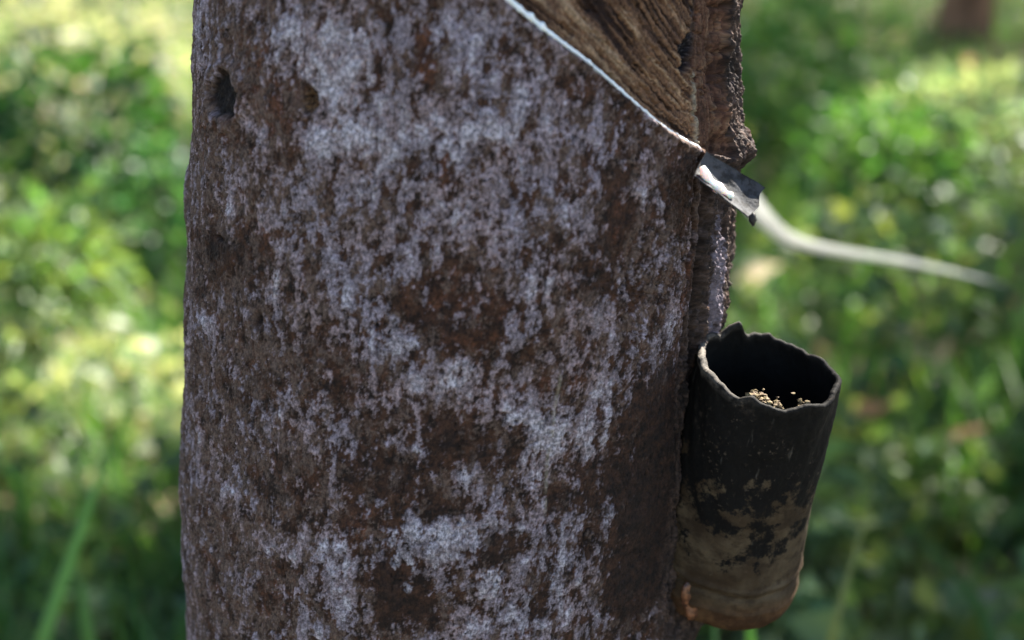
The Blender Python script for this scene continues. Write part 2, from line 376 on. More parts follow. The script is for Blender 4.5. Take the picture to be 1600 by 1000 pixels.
tree = empty('rubber_tree', (float(tr_c(0)[0]), CY, 0), 'lichen spotted rubber tree trunk filling the middle, with a tapped panel at upper right', 'tree')
trunk = link_mesh('trunk', me, M_bark, tree)

# ------------------------------------------------------------------ latex on the cut
def tube(path, radii, nseg=10, flat=1.0, caps=True):
    path = np.asarray(path, float); n = len(path)
    T = np.gradient(path, axis=0); T /= np.linalg.norm(T, axis=1)[:, None]
    up = np.array([0, 0, 1.]); Vv = []
    for i in range(n):
        a = np.cross(T[i], up); 
        if np.linalg.norm(a) < 1e-3: a = np.cross(T[i], [0, 1., 0])
        a /= np.linalg.norm(a); b = np.cross(a, T[i])
        for k in range(nseg):
            ph = 2 * math.pi * k / nseg
            Vv.append(path[i] + radii[i] * (a * math.cos(ph) + b * math.sin(ph) * flat))
    F = grid_faces(n, nseg, wrap=True).tolist()
    return np.array(Vv), F
def py_mesh(name, V, F):
    me = bpy.data.meshes.new(name); me.from_pydata([tuple(v) for v in V], [], [tuple(f) for f in F]); me.update(); return me
def latex_material():
    t = NT('white_latex'); co = t.n('ShaderNodeTexCoord').outputs['Object']
    n = t.noise(co, 260, 3)
    c = t.mix(t.ramp(n, .45, .75), (.86, .86, .84), (.70, .69, .67))
    return t.done(t.principled(c, .28, .5, t.bump(n, .0006, .5), Subsurface_Weight=.15))
M_latex = latex_material()
tt = np.linspace(0, 1, 190)
cum = np.concatenate([[0], np.cumsum(np.linalg.norm(np.diff(lat_sz, axis=0), axis=1))]); cum /= cum[-1]
ls = np.interp(tt, cum, lat_sz[:, 0]); lz = np.interp(tt, cum, lat_sz[:, 1])
pth, rad = [], []
for i, t_ in enumerate(tt):
    jit = (float(fbm(np.array([t_ * 40.]), np.array([2.]), 5, 3)[0]) - .5)
    pth.append(surf_pt(ls[i] + .0004, lz[i] + .0006 + jit * .0007, -.0008 + .0004 * jit))
    rad.append((.0008 + .0004 * abs(jit) * 2) * (1.25 if t_ < .25 else 1.0) * (1 if t_ < .97 else max(.15, (1 - t_) / .03)))
for c_, amp in ((.19, .0009), (.145, .0008), (.10, .0006), (.06, .0006)):
    for i, t_ in enumerate(tt): rad[i] += amp * math.exp(-((t_ - c_) / .009) ** 2)
V_, F_ = tube(pth, rad, 12)
o = link_mesh('latex_stream', py_mesh('latex_stream', V_, F_), M_latex)
tag(o, 'thin white line of wet latex running down the slanting cut in the bark', 'latex')

# ------------------------------------------------------------------ spout
def spout_material():
    t = NT('dirty_zinc'); co = t.n('ShaderNodeTexCoord').outputs['Object']
    n = t.noise(co, 190, 5, .65); n2_ = t.noise(co, 620, 4, .6)
    c = t.mix(t.ramp(n, .40, .62), (.036, .038, .044), (.010, .010, .011))
    c = t.mix(t.ramp(n2_, .55, .7), c, (.012, .012, .013))
    return t.done(t.principled(c, t.math('MULTIPLY_ADD', n, .3, .6), .25, t.bump(n2_, .0005, .7), Metallic=.1))
M_zinc = spout_material()
A = at(1117, 270, .603); B = at(1187, 319, .606)   # trough axis: from the bark out and down towards the camera's right
ax = B - A; Ls = np.linalg.norm(ax); ax /= Ls
A0 = A - ax * .007
side_v = at(1200, 298, .610) - at(1172, 344, .596); side_v -= ax * (side_v @ ax); W_ = np.linalg.norm(side_v) ; side_v /= W_
nrm = np.cross(side_v, ax); nrm /= np.linalg.norm(nrm)
if nrm @ (CAMP - A) < 0: nrm = -nrm
nu, nv = 60, 36
Vs = []; 
for lay in (0, 1):
    for i in range(nu):
        u = i / (nu - 1)
        for j in range(nv):
            v = j / (nv - 1) * 2 - 1
            wv = W_ / 2 * (.74 + .26 * u)
            dep = -.0030 * (1 - v * v) ** 1.0
            e = .0002 * math.sin(u * 13 + v * 3) + .00015 * math.sin(v * 9 + u * 7)
            endj = .0010 * math.sin(v * 5 + 1) * u * u
            p = A0 + ax * (u * (Ls + .007) + endj) + side_v * v * wv + nrm * (dep + e - lay * .0007)
            Vs.append(p)
Fs = grid_faces(nu, nv).tolist(); off = nu * nv
Fs += [[f[3] + off, f[2] + off, f[1] + off, f[0] + off] for f in grid_faces(nu, nv).tolist()]
for i in range(nu - 1):
    for j in (0, nv - 1):
        a_, b_ = i * nv + j, (i + 1) * nv + j
        Fs.append([a_, a_ + off, b_ + off, b_] if j == 0 else [a_, b_, b_ + off, a_ + off])
for j in range(nv - 1):
    for i in (0, nu - 1):
        a_, b_ = i * nv + j, i * nv + j + 1
        Fs.append([a_, b_, b_ + off, a_ + off] if i == 0 else [a_, a_ + off, b_ + off, b_])
sp_o = link_mesh('spout', py_mesh('spout', Vs, Fs), M_zinc)
tag(sp_o, 'small dirty grey metal spout pushed into the bark below the latex cut', 'spout')
# hardened black drop at the spout's lower lip
tip = A0 + ax * (Ls + .0065) - side_v * W_ / 2 * .93
def lump(name, c, r, mat, parent=None, seed=1, sub=3, sc_=(1, 1, 1), amp=.35, freq=2.2):
    bm = bmesh.new(); bmesh.ops.create_icosphere(bm, subdivisions=sub, radius=1)
    rr_ = random.Random(seed); ph = [rr_.uniform(0, 6) for _ in range(6)]
    for v in bm.verts:
        x, y, z = v.co
        k = 1 + amp * (math.sin(x * freq + ph[0]) * math.sin(y * freq * 1.3 + ph[1]) + .5 * math.sin(z * freq * 2.1 + ph[2]) * math.sin(x * freq * 2.4 + ph[3]) + .3 * math.sin(y * freq * 4 + ph[4]))
        v.co = Vector((x * k * r * sc_[0], y * k * r * sc_[1], z * k * r * sc_[2])) + Vector(c)
    me = bpy.data.meshes.new(name); bm.to_mesh(me); bm.free()
    return link_mesh(name, me, mat, parent)
tM = NT('black_crust'); M_black = tM.done(tM.principled((.012, .011, .011), .6))
lump('dried_drop', tip, .0016, M_black, sp_o, 3, 3, (1, 1, 1.5))
# latex lying in the trough
pth, rad = [], []
Lp0, Lp1 = A0 + ax * .0105, A + ax * .0125
for i in range(40):
    t_ = i / 39; v = -.42 - .16 * math.sin(t_ * 3)
    P0 = A + ax * (-.0045 + t_ * .0165)
    dep = -.0030 * (1 - v * v)
    pth.append(P0 + side_v * v * W_ / 2 * .8 + nrm * (dep + .0006) + np.array([0, 0, .0045]) * max(0, .25 - t_) ** 1.2 * 4)
    rad.append(.0009 + .0012 * math.sin(min(1, t_ * 1.15 + .1) * 2.7) + .0004 * math.sin(t_ * 14) - (0 if t_ < .93 else (t_ - .93) * .014))
V_, F_ = tube(pth, np.clip(rad, .0002, 1), 12)
F_ += [list(range(12))[::-1], list(range(len(V_) - 12, len(V_)))]
tag(link_mesh('latex_pool', py_mesh('latex_pool', V_, F_), M_latex), 'glossy white latex lying in the trough of the metal spout', 'latex')

# ------------------------------------------------------------------ cup
cupC = at_y(1200, 577, .617)
tiltc = R(13.5); leanx = .105
axis = np.array([leanx, -math.sin(tiltc), math.cos(tiltc)]); axis /= np.linalg.norm(axis)
ex = np.array([1., 0, 0]) - axis * axis[0]; ex /= np.linalg.norm(ex); ey = np.cross(axis, ex)   # ey points away from camera
CL, CR = .141, .0311
nphi, nt_ = 300, 260
phs = np.linspace(0, 2 * math.pi, nphi, endpoint=False)     # 0=+x(right) 90=back
deg = np.degrees(phs)
def g(c, wd, a): 
    d = (deg - c + 180) % 360 - 180; return a * np.exp(-(d / wd) ** 2)
rimh = -.0015 * np.cos(phs) + g(116, 10, .0058) + g(140, 18, .0015) + g(92, 6, .0008) + g(80, 5, .0014) - g(60, 18, .0016) + g(180, 26, .0015) * 1.0 \
    + g(338, 12, .0012) - g(318, 9, .0014) + g(300, 10, .0006) - g(276, 14, .0012) + g(244, 7, .0014) - g(232, 9, .0014) \
    + (fbm(np.cos(phs) * 3.2 + 9, np.sin(phs) * 3.2 + 9, 33, 4, .5) - .5) * .0026 + g(112, 3, .0018) - g(130, 3, .0016)
def cup_r(tn):   # tn: 0 rim..1 bottom
    body = 1 + .012 * np.cos(tn * 5) + .225 * tn
    b = np.clip((tn - .84) / .16, 0, 1)
    return CR * body * np.sqrt(np.clip(1 - b ** 3.0, 0, 1))
def cup_wall(inner):
    rows = []
    for i in range(nt_):
        tn = i / (nt_ - 1); h = rimh * (1 - tn) ** 1.0 - tn * CL
        tm = np.full(nphi, tn)
        r = cup_r(tm)
        lump_ = (fbm(np.cos(phs) * 1.3 + 5, np.sin(phs) * 1.3 + tn * 2.5, 44, 3) - .5) * .0045 * (1 - .3 * tn)
        fine_ = (fbm(phs * 14, tm * 30, 45, 4) - .5) * .0004
        ribs = .0009 * np.exp(-((tn - .745) / .012) ** 2) - .0010 * np.exp(-((tn - .775) / .012) ** 2) + .0006 * np.exp(-((tn - .845) / .010) ** 2)
        lip = .0005 * np.exp(-(tn / .03) ** 2) * (1 + .8 * np.exp(-(((deg - 185) / 40) ** 2)))
        sq = 1 + .03 * np.cos(2 * phs + .6)
        r = np.clip(r * sq + (lump_ + fine_ + ribs) * np.clip(r / CR, 0, 1), 0.00002, 1)
        if inner: r = np.clip(r - .0016 - lip * 1.2, .00001, 1); hh = h - .0002 + tn * .003
        else: r = r + lip; hh = h
        rows.append(cupC + np.outer(r * np.cos(phs), ex) + np.outer(r * np.sin(phs), ey) + np.outer(hh, axis))
    return rows
ro = cup_wall(False); ri = cup_wall(True)
rim_mid = [(ro[0] * .5 + ri[0] * .5) + axis * .0007]
rows = ro[::-1] + rim_mid + ri
Vc = np.concatenate(rows); Fc = grid_faces(len(rows), nphi, wrap=True)
cup = empty('latex_cup', tuple(cupC - axis * CL), 'blackened collecting cup with a ragged rim hanging against the right side of the trunk', 'cup')
def cup_material():
    t = NT('grimy_plastic'); tt_ = t.attr('tn'); co = t.attr('cp', 'Vector')
    n = t.noise(co, 85, 8, .72); nb = t.noise(co, 38, 4, .55); fine = t.noise(co, 420, 4, .6); st = t.noise(t.mapping(co, (1, 1, .25)), 190, 4, .6)
    black = t.mix(t.ramp(n, .55, .72), (.0045, .004, .0036), (.030, .023, .018))
    black = t.mix(t.ramp(st, .64, .80), black, (.075, .066, .056))
    black = t.mix(t.math('MULTIPLY', t.ramp(fine, .58, .70), t.ramp(nb, .40, .62)), black, (.060, .046, .034))
    tan = t.mix(t.ramp(nb, .35, .65), (.034, .021, .011), (.082, .060, .036))
    tan = t.mix(t.ramp(fine, .55, .75), tan, (.07, .05, .03))
    tan = t.mix(t.math('MULTIPLY', t.ramp(t.noise(t.mapping(co, (1, 1, 2.2)), 60, 6, .7), .46, .62), .8), tan, (.026, .017, .010))
    orange = t.mix(t.ramp(n, .4, .65), (.040, .019, .009), (.095, .050, .023))
    low = t.mix(t.ramp(t.math('MULTIPLY_ADD', nb, .14, tt_), .86, .95), tan, orange)
    m = t.math('MULTIPLY_ADD', n, 3.8, t.math('MULTIPLY_ADD', tt_, 2.1, -2.78))      # clean plastic shows lower down
    c = t.mix(t.ramp(m, -.06, .30), black, low)
    rim = t.math('MULTIPLY', t.attr('rim'), t.ramp(fine, .3, .6))
    c = t.mix(rim, c, (.115, .10, .085))
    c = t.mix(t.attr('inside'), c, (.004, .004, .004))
    return t.done(t.principled(c, t.math('MULTIPLY_ADD', fine, .3, .6), .14, t.bump(n, .0006, .5, t.bump(fine, .0005, .6))))
M_cup = cup_material()
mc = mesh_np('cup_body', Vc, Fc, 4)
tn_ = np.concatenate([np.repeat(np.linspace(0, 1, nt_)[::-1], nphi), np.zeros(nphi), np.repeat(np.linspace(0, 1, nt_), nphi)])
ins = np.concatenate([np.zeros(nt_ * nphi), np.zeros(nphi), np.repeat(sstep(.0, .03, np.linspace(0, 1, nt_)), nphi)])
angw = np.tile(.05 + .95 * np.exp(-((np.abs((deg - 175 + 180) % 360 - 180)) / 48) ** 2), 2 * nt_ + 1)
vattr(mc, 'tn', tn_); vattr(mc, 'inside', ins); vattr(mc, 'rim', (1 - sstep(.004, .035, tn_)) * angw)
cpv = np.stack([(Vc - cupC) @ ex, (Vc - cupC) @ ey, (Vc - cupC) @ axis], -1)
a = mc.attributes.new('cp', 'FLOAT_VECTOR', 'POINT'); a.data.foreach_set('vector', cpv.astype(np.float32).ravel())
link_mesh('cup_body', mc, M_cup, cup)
# crumbs of dried latex caught on the inner front wall
tM = NT('yellow_crumbs'); co = tM.n('ShaderNodeTexCoord').outputs['Object']
M_crumb = tM.done(tM.principled(tM.mix(tM.ramp(tM.noise(co, 700, 3), .4, .65), (.075, .042, .016), (.20, .15, .065)), .8))
def inner_pt(phd, tn, inset=0.0):
    j = int(phd / 360 * nphi) % nphi; i = int(tn * (nt_ - 1)); p = ri[i][j]; c = cupC - axis * CL * tn
    return p + (c - p) / np.linalg.norm(c - p) * inset
rr_ = random.Random(5)
crumbs = [(248, .020, 16, 4), (273, .012, 9, 1.6), (260, .004, 5, 2.5), (300, .012, 4, 1.2), (170, .10, 5, 3)]
for ci, (pd, tnv, n_, spr) in enumerate(crumbs):
    Vv, Ff = [], []
    for k in range(n_ * 3):
        p = inner_pt(pd + rr_.gauss(0, spr * 1.1), max(-.004 * 0, tnv + rr_.gauss(0, .010)), .0006 + (abs(rr_.gauss(0, .0045)) if ci < 4 else abs(rr_.gauss(0, .001))))
        bm = bmesh.new(); bmesh.ops.create_icosphere(bm, subdivisions=1, radius=rr_.uniform(.0004, .0010))
        o0 = len(Vv)
        for v in bm.verts: Vv.append(np.array(v.co) * (1 + rr_.uniform(-.5, .6)) * np.array([1.5, 1, .8]) + p)
        for f in bm.faces: Ff.append([o0 + v.index for v in f.verts])
        bm.free()
    oc = link_mesh('crumbs', py_mesh('crumbs', Vv, Ff), M_crumb, smooth=False)
    lb = ['pale yellow crumbs of dried latex stuck on the front inside wall of the cup, left cluster',
          'small knobbly tan crumb cluster at the middle of the cup front rim',
          'thin scatter of brown crumbs along the front rim between two larger clusters',
          'tiny crumb group near the right end of the cup front rim', 'greyish flecks on the left inside wall of the cup'][ci]
    tag(oc, lb, 'crumbs', 'dried crumbs in the cup')
# black curl of wire under the cup
pts = [inner_pt(232, .93, -.004) + np.array([-.002, 0, -.000]), inner_pt(232, .97, -.003) + np.array([-.001, -.002, -.006]), inner_pt(232, .98, -.002) + np.array([.003, -.003, -.0095])]
pts = np.array([at(1098, 955, .70), at(1103, 965, .70), at(1110, 967, .699), at(1114, 973, .699), at(1119, 976, .698)])
V_, F_ = tube(pts, [.0009, .0013, .0008, .0013, .0005], 8); link_mesh('hanger_wire', py_mesh('hanger_wire', V_, F_), M_black, cup)
# coagulated latex lump at the foot of the cup, against the trunk
tM = NT('coagulated_latex'); co = tM.n('ShaderNodeTexCoord').outputs['Object']; nn = tM.noise(co, 300, 4, .6)
M_coag = tM.done(tM.principled(tM.mix(tM.ramp(nn, .35, .65), (.035, .012, .006), (.22, .085, .035)), .45, .5, tM.bump(nn, .001, .7)))
tag(lump('coagulated_lump', at(1088, 928, .694), .0072, M_coag, None, 9, 4, (.9, .8, 1.5), .42, 2.3), 'orange brown lump of old latex between cup bottom and trunk', 'dried latex')

# ------------------------------------------------------------------ leaf building
def leaf_mesh(name, pos, direc, length, width, tint, fold=.25, droop=.15, curl=None):
    """pos (n,3) base points, direc (n,3) unit directions; 6-vertex folded leaves"""
    n = len(pos); r = rng.normal(size=(n, 3)); side = np.cross(direc, r); side /= np.linalg.norm(side, axis=1)[:, None] + 1e-9
    nor = np.cross(side, direc)
    nor *= np.sign(nor[:, 2:3] + 1e-6)
    L = length[:, None]; Wd = width[:, None]
    b = pos; t_ = pos + direc * L - np.array([0, 0, 1]) * L * droop
    m = pos + direc * L * .5 + nor * 0
    l1 = pos + direc * L * .42 + side * Wd * .5 + nor * Wd * fold
    r1 = pos + direc * L * .42 - side * Wd * .5 + nor * Wd * fold
    V = np.stack([b, l1, t_, r1, m], 1).reshape(-1, 3)
    i = np.arange(n)[:, None] * 5
    F = np.concatenate([i + np.array([[0, 4, 1]]), i + np.array([[4, 2, 1]]), i + np.array([[0, 3, 4]]), i + np.array([[4, 3, 2]])])
    me = mesh_np(name, V, F, 3)
    vcol(me, 'tint', np.repeat(tint, 5, 0))
    return me
def leaf_material(name, transl=.45, rough=.5, spec=.5, tt=(1.75, 1.6, .85)):
    t = NT(name); c = t.attr('tint', 'Color')
    p = t.principled(c, rough, spec)
    tc = t.mix(1.0, c, tt, 'MULTIPLY')
    tr = t.n('ShaderNodeBsdfTranslucent', {'Color': tc}).outputs[0]
    mx = t.n('ShaderNodeMixShader', {0: transl}); t.set(mx.inputs[1], p); t.set(mx.inputs[2], tr)
    return t.done(mx.outputs[0])
M_dry = leaf_material('dry_leaf', .35, .7, .2, (1.05, .98, .92))
M_leaf = leaf_material('leaf'); M_canopy = leaf_material('canopy_leaf', .3)
def rand_dir(n, up=.3):
    d = rng.normal(size=(n, 3)); d[:, 2] = d[:, 2] * .5 + up; return d / np.linalg.norm(d, axis=1)[:, None]
def tints(n, base, var=.35, yellow=.0):
    k = rng.uniform(1 - var, 1 + var, (n, 1)); c = np.array(base)[None] * k
    c[:, 0] *= rng.uniform(.75, 1.3, n); return np.clip(c, 0, 1)

# ------------------------------------------------------------------ ground
def ground_material():
    t = NT('forest_soil'); co = t.n('ShaderNodeTexCoord').outputs['Object']
    a = t.noise(co, 1.3, 6, .6); b = t.noise(co, 14, 6, .65); c_ = t.noise(co, 45, 4, .6)
    c = t.mix(t.ramp(b, .35, .65), (.075, .052, .036), (.32, .25, .18))
    c = t.mix(t.ramp(a, .46, .60), c, t.mix(t.ramp(c_, .3, .7), (.025, .050, .014), (.08, .12, .03)))
    return t.done(t.principled(c, .9, .2, t.bump(b, .05, .8)))
nx = 220
gx = np.sinh(np.linspace(-1, 1, nx) * 6.2) / math.sinh(6.2) * 1500; gy = gx.copy()
GX, GY = np.meshgrid(gx, gy, indexing='ij')
GZ = (fbm(GX * .35, GY * .35, 3, 3) - .5) * .12 * np.exp(-(GX ** 2 + GY ** 2) / 900.) - .02
go = link_mesh('ground', mesh_np('ground', np.stack([GX, GY, GZ], -1).reshape(-1, 3), grid_faces(nx, nx)[:, ::-1], 4), ground_material())
tag(go, kind='structure')

# ------------------------------------------------------------------ undergrowth (stuff)
def field_points(n, y0, y1, spread=.5, marg=.8):
    # density falls with distance so that it looks even in the picture
    y = y0 * (y1 / y0) ** rng.uniform(0, 1, n) ; x = rng.uniform(-1, 1, n) * (spread * y + marg)
    return x, y
def hgt(x, y):
    return (1 - .6 * sstep(.2, .27, x / y) * sstep(4.5, 5.5, y)) * (.10 + .34 * sstep(.42, .72, fbm(x * .9 + 7, y * .7, 101, 3)) + .08 * fbm(x * 3, y * 3, 102, 2))
# broad leaves
n = 60000
x, y = field_points(n, 1.15, 17)
h = hgt(x, y); z = h * np.sqrt(rng.uniform(0.02, 1, n))
keep = fbm(x * 2.2, y * 2.0, 103, 3) + rng.uniform(-.15, .15, n) > .36
x, y, z = x[keep], y[keep], z[keep]; n = len(x)
pos = np.stack([x, y, z], -1); ln = rng.uniform(.03, .085, n) * (1 + .03 * y); 
hue = fbm(x * .8, y * .8, 104, 2)[:, None]
tn3 = tints(n, (.072, .128, .048), .45) * (1 - .35 * (hue > .55)) + np.array([.03, .03, .005]) * (hue < .45)
dry_lit = sstep(.08, .16, -x / y) * np.maximum(sstep(4.6, 6.0, y), .9 * sstep(2.5, 2.9, y) * (1 - .5 * sstep(3.9, 4.4, y)))  # dry weeds at left, with sunlit brightness put into their paler tint
tn3 = tn3 * (1 - dry_lit[:, None]) + dry_lit[:, None] * np.array([.27, .30, .19]) * rng.uniform(.6, 1.3, (n, 1))
kk = rng.uniform(0, 1, n) > dry_lit * .45; pos, ln, tn3 = pos[kk], ln[kk], tn3[kk]; n = len(pos)
u = link_mesh('undergrowth', leaf_mesh('undergrowth', pos, rand_dir(n, .15), ln, ln * rng.uniform(.45, .7, n), tn3), M_leaf, smooth=False)
tag(u, 'low leafy green weeds covering the plantation floor', 'undergrowth', kind='stuff')
# grass
def grass_mesh(name, x, y, z0, L, Wd, lean, az, tint, seg=4):
    n = len(x); t_ = np.linspace(0, 1, seg + 1)
    dx, dy = np.cos(az), np.sin(az); V = []
    for k in t_:
        cx = x + dx * lean * L * k ** 2; cy = y + dy * lean * L * k ** 2; cz = z0 + L * (k - .35 * lean * k ** 2)
        wk = Wd * (1 - k ** 1.6) * .5 + .0004
        V.append(np.stack([np.stack([cx - dy * wk, cy + dx * wk, cz], -1), np.stack([cx + dy * wk, cy - dx * wk, cz], -1)], 1))
    V = np.stack(V, 1).reshape(-1, 3); base = np.arange(n)[:, None] * (2 * (seg + 1)); F = []
    for k in range(seg): F.append(base + np.array([[2 * k, 2 * k + 1, 2 * k + 3, 2 * k + 2]]))
    me = mesh_np(name, V, np.concatenate(F), 4); vcol(me, 'tint', np.repeat(tint, 2 * (seg + 1), 0)); return me
n = 42000; x, y = field_points(n, 1.1, 15)
keep = fbm(x * 1.1 + 30, y * 1.1, 105, 3) + rng.uniform(-.2, .2, n) > .42; x, y = x[keep], y[keep]; n = len(x)
gm = grass_mesh('grass', x, y, np.zeros(n), rng.uniform(.12, .42, n), rng.uniform(.004, .010, n) * (1 + .04 * y), rng.uniform(.1, .8, n), rng.uniform(0, 6.28, n), tints(n, (.06, .15, .03), .4))
tag(link_mesh('grass', gm, M_leaf), 'tall loose grass growing among the weeds', 'grass', kind='stuff')
# litter
n = 16000; x, y = field_points(n, 1.1, 16)
pos = np.stack([x, y, rng.uniform(-.01, .06, n)], -1); d = rand_dir(n, 0); d[:, 2] *= .3
ln = rng.uniform(.06, .13, n)
tn3 = np.array([.34, .24, .16])[None] * rng.uniform(.35, 1.35, (n, 1))
tag(link_mesh('leaf_litter', leaf_mesh('leaf_litter', pos, d, ln, ln * .45, tn3, .1, 0), M_dry, smooth=False), 'dry brown fallen leaves scattered on the ground', 'leaf litter', kind='stuff')

# ------------------------------------------------------------------ distinct plants
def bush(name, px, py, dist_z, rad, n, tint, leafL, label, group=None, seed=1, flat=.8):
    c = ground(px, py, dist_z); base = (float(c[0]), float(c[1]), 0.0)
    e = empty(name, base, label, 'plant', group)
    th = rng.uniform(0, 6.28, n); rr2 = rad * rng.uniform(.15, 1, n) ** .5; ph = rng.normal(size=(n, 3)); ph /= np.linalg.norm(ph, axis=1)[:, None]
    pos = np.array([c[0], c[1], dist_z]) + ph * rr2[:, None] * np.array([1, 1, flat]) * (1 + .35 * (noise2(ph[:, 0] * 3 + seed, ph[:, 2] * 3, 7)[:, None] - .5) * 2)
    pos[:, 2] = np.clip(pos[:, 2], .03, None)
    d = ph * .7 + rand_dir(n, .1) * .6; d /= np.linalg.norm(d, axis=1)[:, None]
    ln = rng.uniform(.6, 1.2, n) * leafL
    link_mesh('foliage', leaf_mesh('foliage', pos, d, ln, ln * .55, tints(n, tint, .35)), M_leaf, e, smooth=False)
    st = [];Fs_ = []
    for k in range(5):
        a_ = k * 1.3; tipp = np.array([c[0] + math.cos(a_) * rad * .6, c[1] + math.sin(a_) * rad * .6, dist_z + rad * .4])
        p0 = np.array([c[0] + math.cos(a_) * .02, c[1] + math.sin(a_) * .02, -.02]); path = [p0 + (tipp - p0) * q + np.array([0, 0, .06 * math.sin(q * 3)]) for q in np.linspace(0, 1, 6)]
        vv, ff = tube(path, np.linspace(.008, .003, 6), 6); Fs_ += [[q + len(st) for q in f] for f in ff]; st += list(vv)
    link_mesh('stem', py_mesh('stem', st, Fs_), M_stem, e)
    return e
tM = NT('green_stem'); M_stem = tM.done(tM.principled((.09, .08, .035), .7))
G_ = 'bushy weeds behind the trunk'
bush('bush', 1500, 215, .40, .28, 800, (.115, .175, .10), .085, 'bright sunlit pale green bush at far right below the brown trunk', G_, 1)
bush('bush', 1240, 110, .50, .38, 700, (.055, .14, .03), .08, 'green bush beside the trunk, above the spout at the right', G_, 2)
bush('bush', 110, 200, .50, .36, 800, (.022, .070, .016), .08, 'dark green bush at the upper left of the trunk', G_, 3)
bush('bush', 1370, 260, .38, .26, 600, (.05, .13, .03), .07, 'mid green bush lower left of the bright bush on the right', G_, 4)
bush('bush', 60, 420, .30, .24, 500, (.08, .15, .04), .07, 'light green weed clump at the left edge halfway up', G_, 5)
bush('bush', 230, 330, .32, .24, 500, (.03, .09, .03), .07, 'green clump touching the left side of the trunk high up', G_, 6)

# single blades
def blade(pts, wd, tint, label, cat='grass blade', name='grass_blade', group='single grass blades in front', mat=None):
    pts = np.array(pts); n_ = 24
    c = np.linspace(0, 1, len(pts)); t_ = np.linspace(0, 1, n_)
    pa = np.stack([np.interp(t_, c, pts[:, k]) for k in range(3)], -1)
    for _ in range(6): pa[1:-1] = (pa[:-2] + pa[2:]) / 2 * .5 + pa[1:-1] * .5
    T = np.gradient(pa, axis=0); T /= np.linalg.norm(T, axis=1)[:, None]
    sd_ = np.cross(T, np.array([.2, 1, .25])); sd_ /= np.linalg.norm(sd_, axis=1)[:, None]; nn_ = np.cross(T, sd_)
    V = []
    for i in range(n_):
        w_ = wd * .5 * (1 - t_[i] ** 2.2) + .0006
        V += [pa[i] - sd_[i] * w_ + nn_[i] * w_ * .35, pa[i], pa[i] + sd_[i] * w_ + nn_[i] * w_ * .35]
    me = mesh_np(name, V, grid_faces(n_, 3), 4); vcol(me, 'tint', np.tile(np.array(tint), (len(V), 1)))
    o = link_mesh(name, me, mat or M_leaf); sl = o.modifiers.new('thick', 'SOLIDIFY'); sl.thickness = .0006
    return tag(o, label, cat, group)
def bl(pix, d, wd, tint, label, **k):
    p = [at(x, y, d) for x, y in pix]; 
    foot = p[0].copy(); foot[2] = 0; foot += np.array([rng.uniform(-.03, .03), .05, 0]); 
    return blade([foot] + p, wd, tint, label, **k)
bl([(50, 1050), (80, 960), (120, 850), (155, 750), (170, 690)], 1.45, .014, (.17, .34, .08), 'long bright green grass blade leaning right at the lower left')
bl([(150, 1050), (138, 980), (130, 930), (128, 905)], 1.5, .017, (.13, .28, .06), 'short upright grass blade right of the long one at lower left')
bl([(1180, 1040), (1172, 990), (1170, 950)], 1.2, .011, (.22, .42, .08), 'bright green blade rising just under the cup')
bl([(1117, 1030), (1117, 985), (1118, 930)], 1.15, .004, (.16, .30, .10), 'thin green stem below the left part of the cup bottom')
bl([(1290, 1030), (1315, 930), (1340, 850), (1365, 760)], 1.35, .007, (.20, .24, .09), 'thin dry yellowish stalk leaning right, right of the cup bottom')
bl([(1560, 1040), (1540, 960), (1500, 900), (1440, 860)], 1.6, .016, (.05, .13, .03), 'dim green blade bending left at the lower right')
# pale strap leaf
sp = [at(1165, 300, 1.35), at(1190, 335, 1.37), at(1225, 372, 1.42), at(1290, 388, 1.5), at(1370, 400, 1.6), at(1460, 415, 1.7), at(1570, 445, 1.85)]
def strap():
    pts = [ground(1165, 300, 0) * 0 + np.array([sp[0][0] - .02, sp[0][1] + .3, 0]), *sp]
    o = blade(pts[1:], .018, (.74, .78, .79), 'pale dry strap leaf arching right from behind the spout', 'dry leaf', 'strap_leaf', None, M_dry)
    return o
strap()

# fallen leaves one can tell apart (blurred orange / beige spots)
tM = NT('dry_leaf'); 
spots = [(1365, 655, .20, .10, (.62, .28, .12), 'orange fallen leaf caught in the weeds right of the cup'),
         (210, 605, .12, .12, (.62, .46, .32), 'beige fallen leaf in the sun left of the trunk'),
         (100, 540, .12, .11, (.60, .42, .28), 'tan fallen leaf at the left edge above the shaded grass'),
         (45, 740, .20, .12, (.42, .26, .18), 'brown fallen leaf in shade near the left edge'),
         (1190, 440, .20, .10, (.62, .52, .40), 'pale fallen leaf just right of the trunk above the cup'),
         (1465, 560, .12, .11, (.55, .44, .32), 'beige fallen leaf right of the cup rim'),
         (1520, 690, .20, .10, (.35, .16, .10), 'reddish brown fallen leaf in shade at the right edge'),
         (1515, 100, .50, .030, (.45, .20, .13), 'reddish leaf on top of the bright bush')]
for px, py, zz, L_, tc, lb in spots:
    c = ground(px, py, zz); k = 1 + .0
    pos = np.array([[c[0] - L_ / 2, c[1], zz]]); L2 = L_ * (c[1] / 2.6)
    pos[0, 0] = c[0] - L2 / 2
    me = leaf_mesh('fallen_leaf', pos, np.array([[.75, .2, .25]]) / .82, np.array([L2]), np.array([L2 * .6]), np.array([tc]), .12, .05)
    tag(link_mesh('fallen_leaf', me, M_dry, smooth=False), lb, 'leaf', 'fallen leaves')

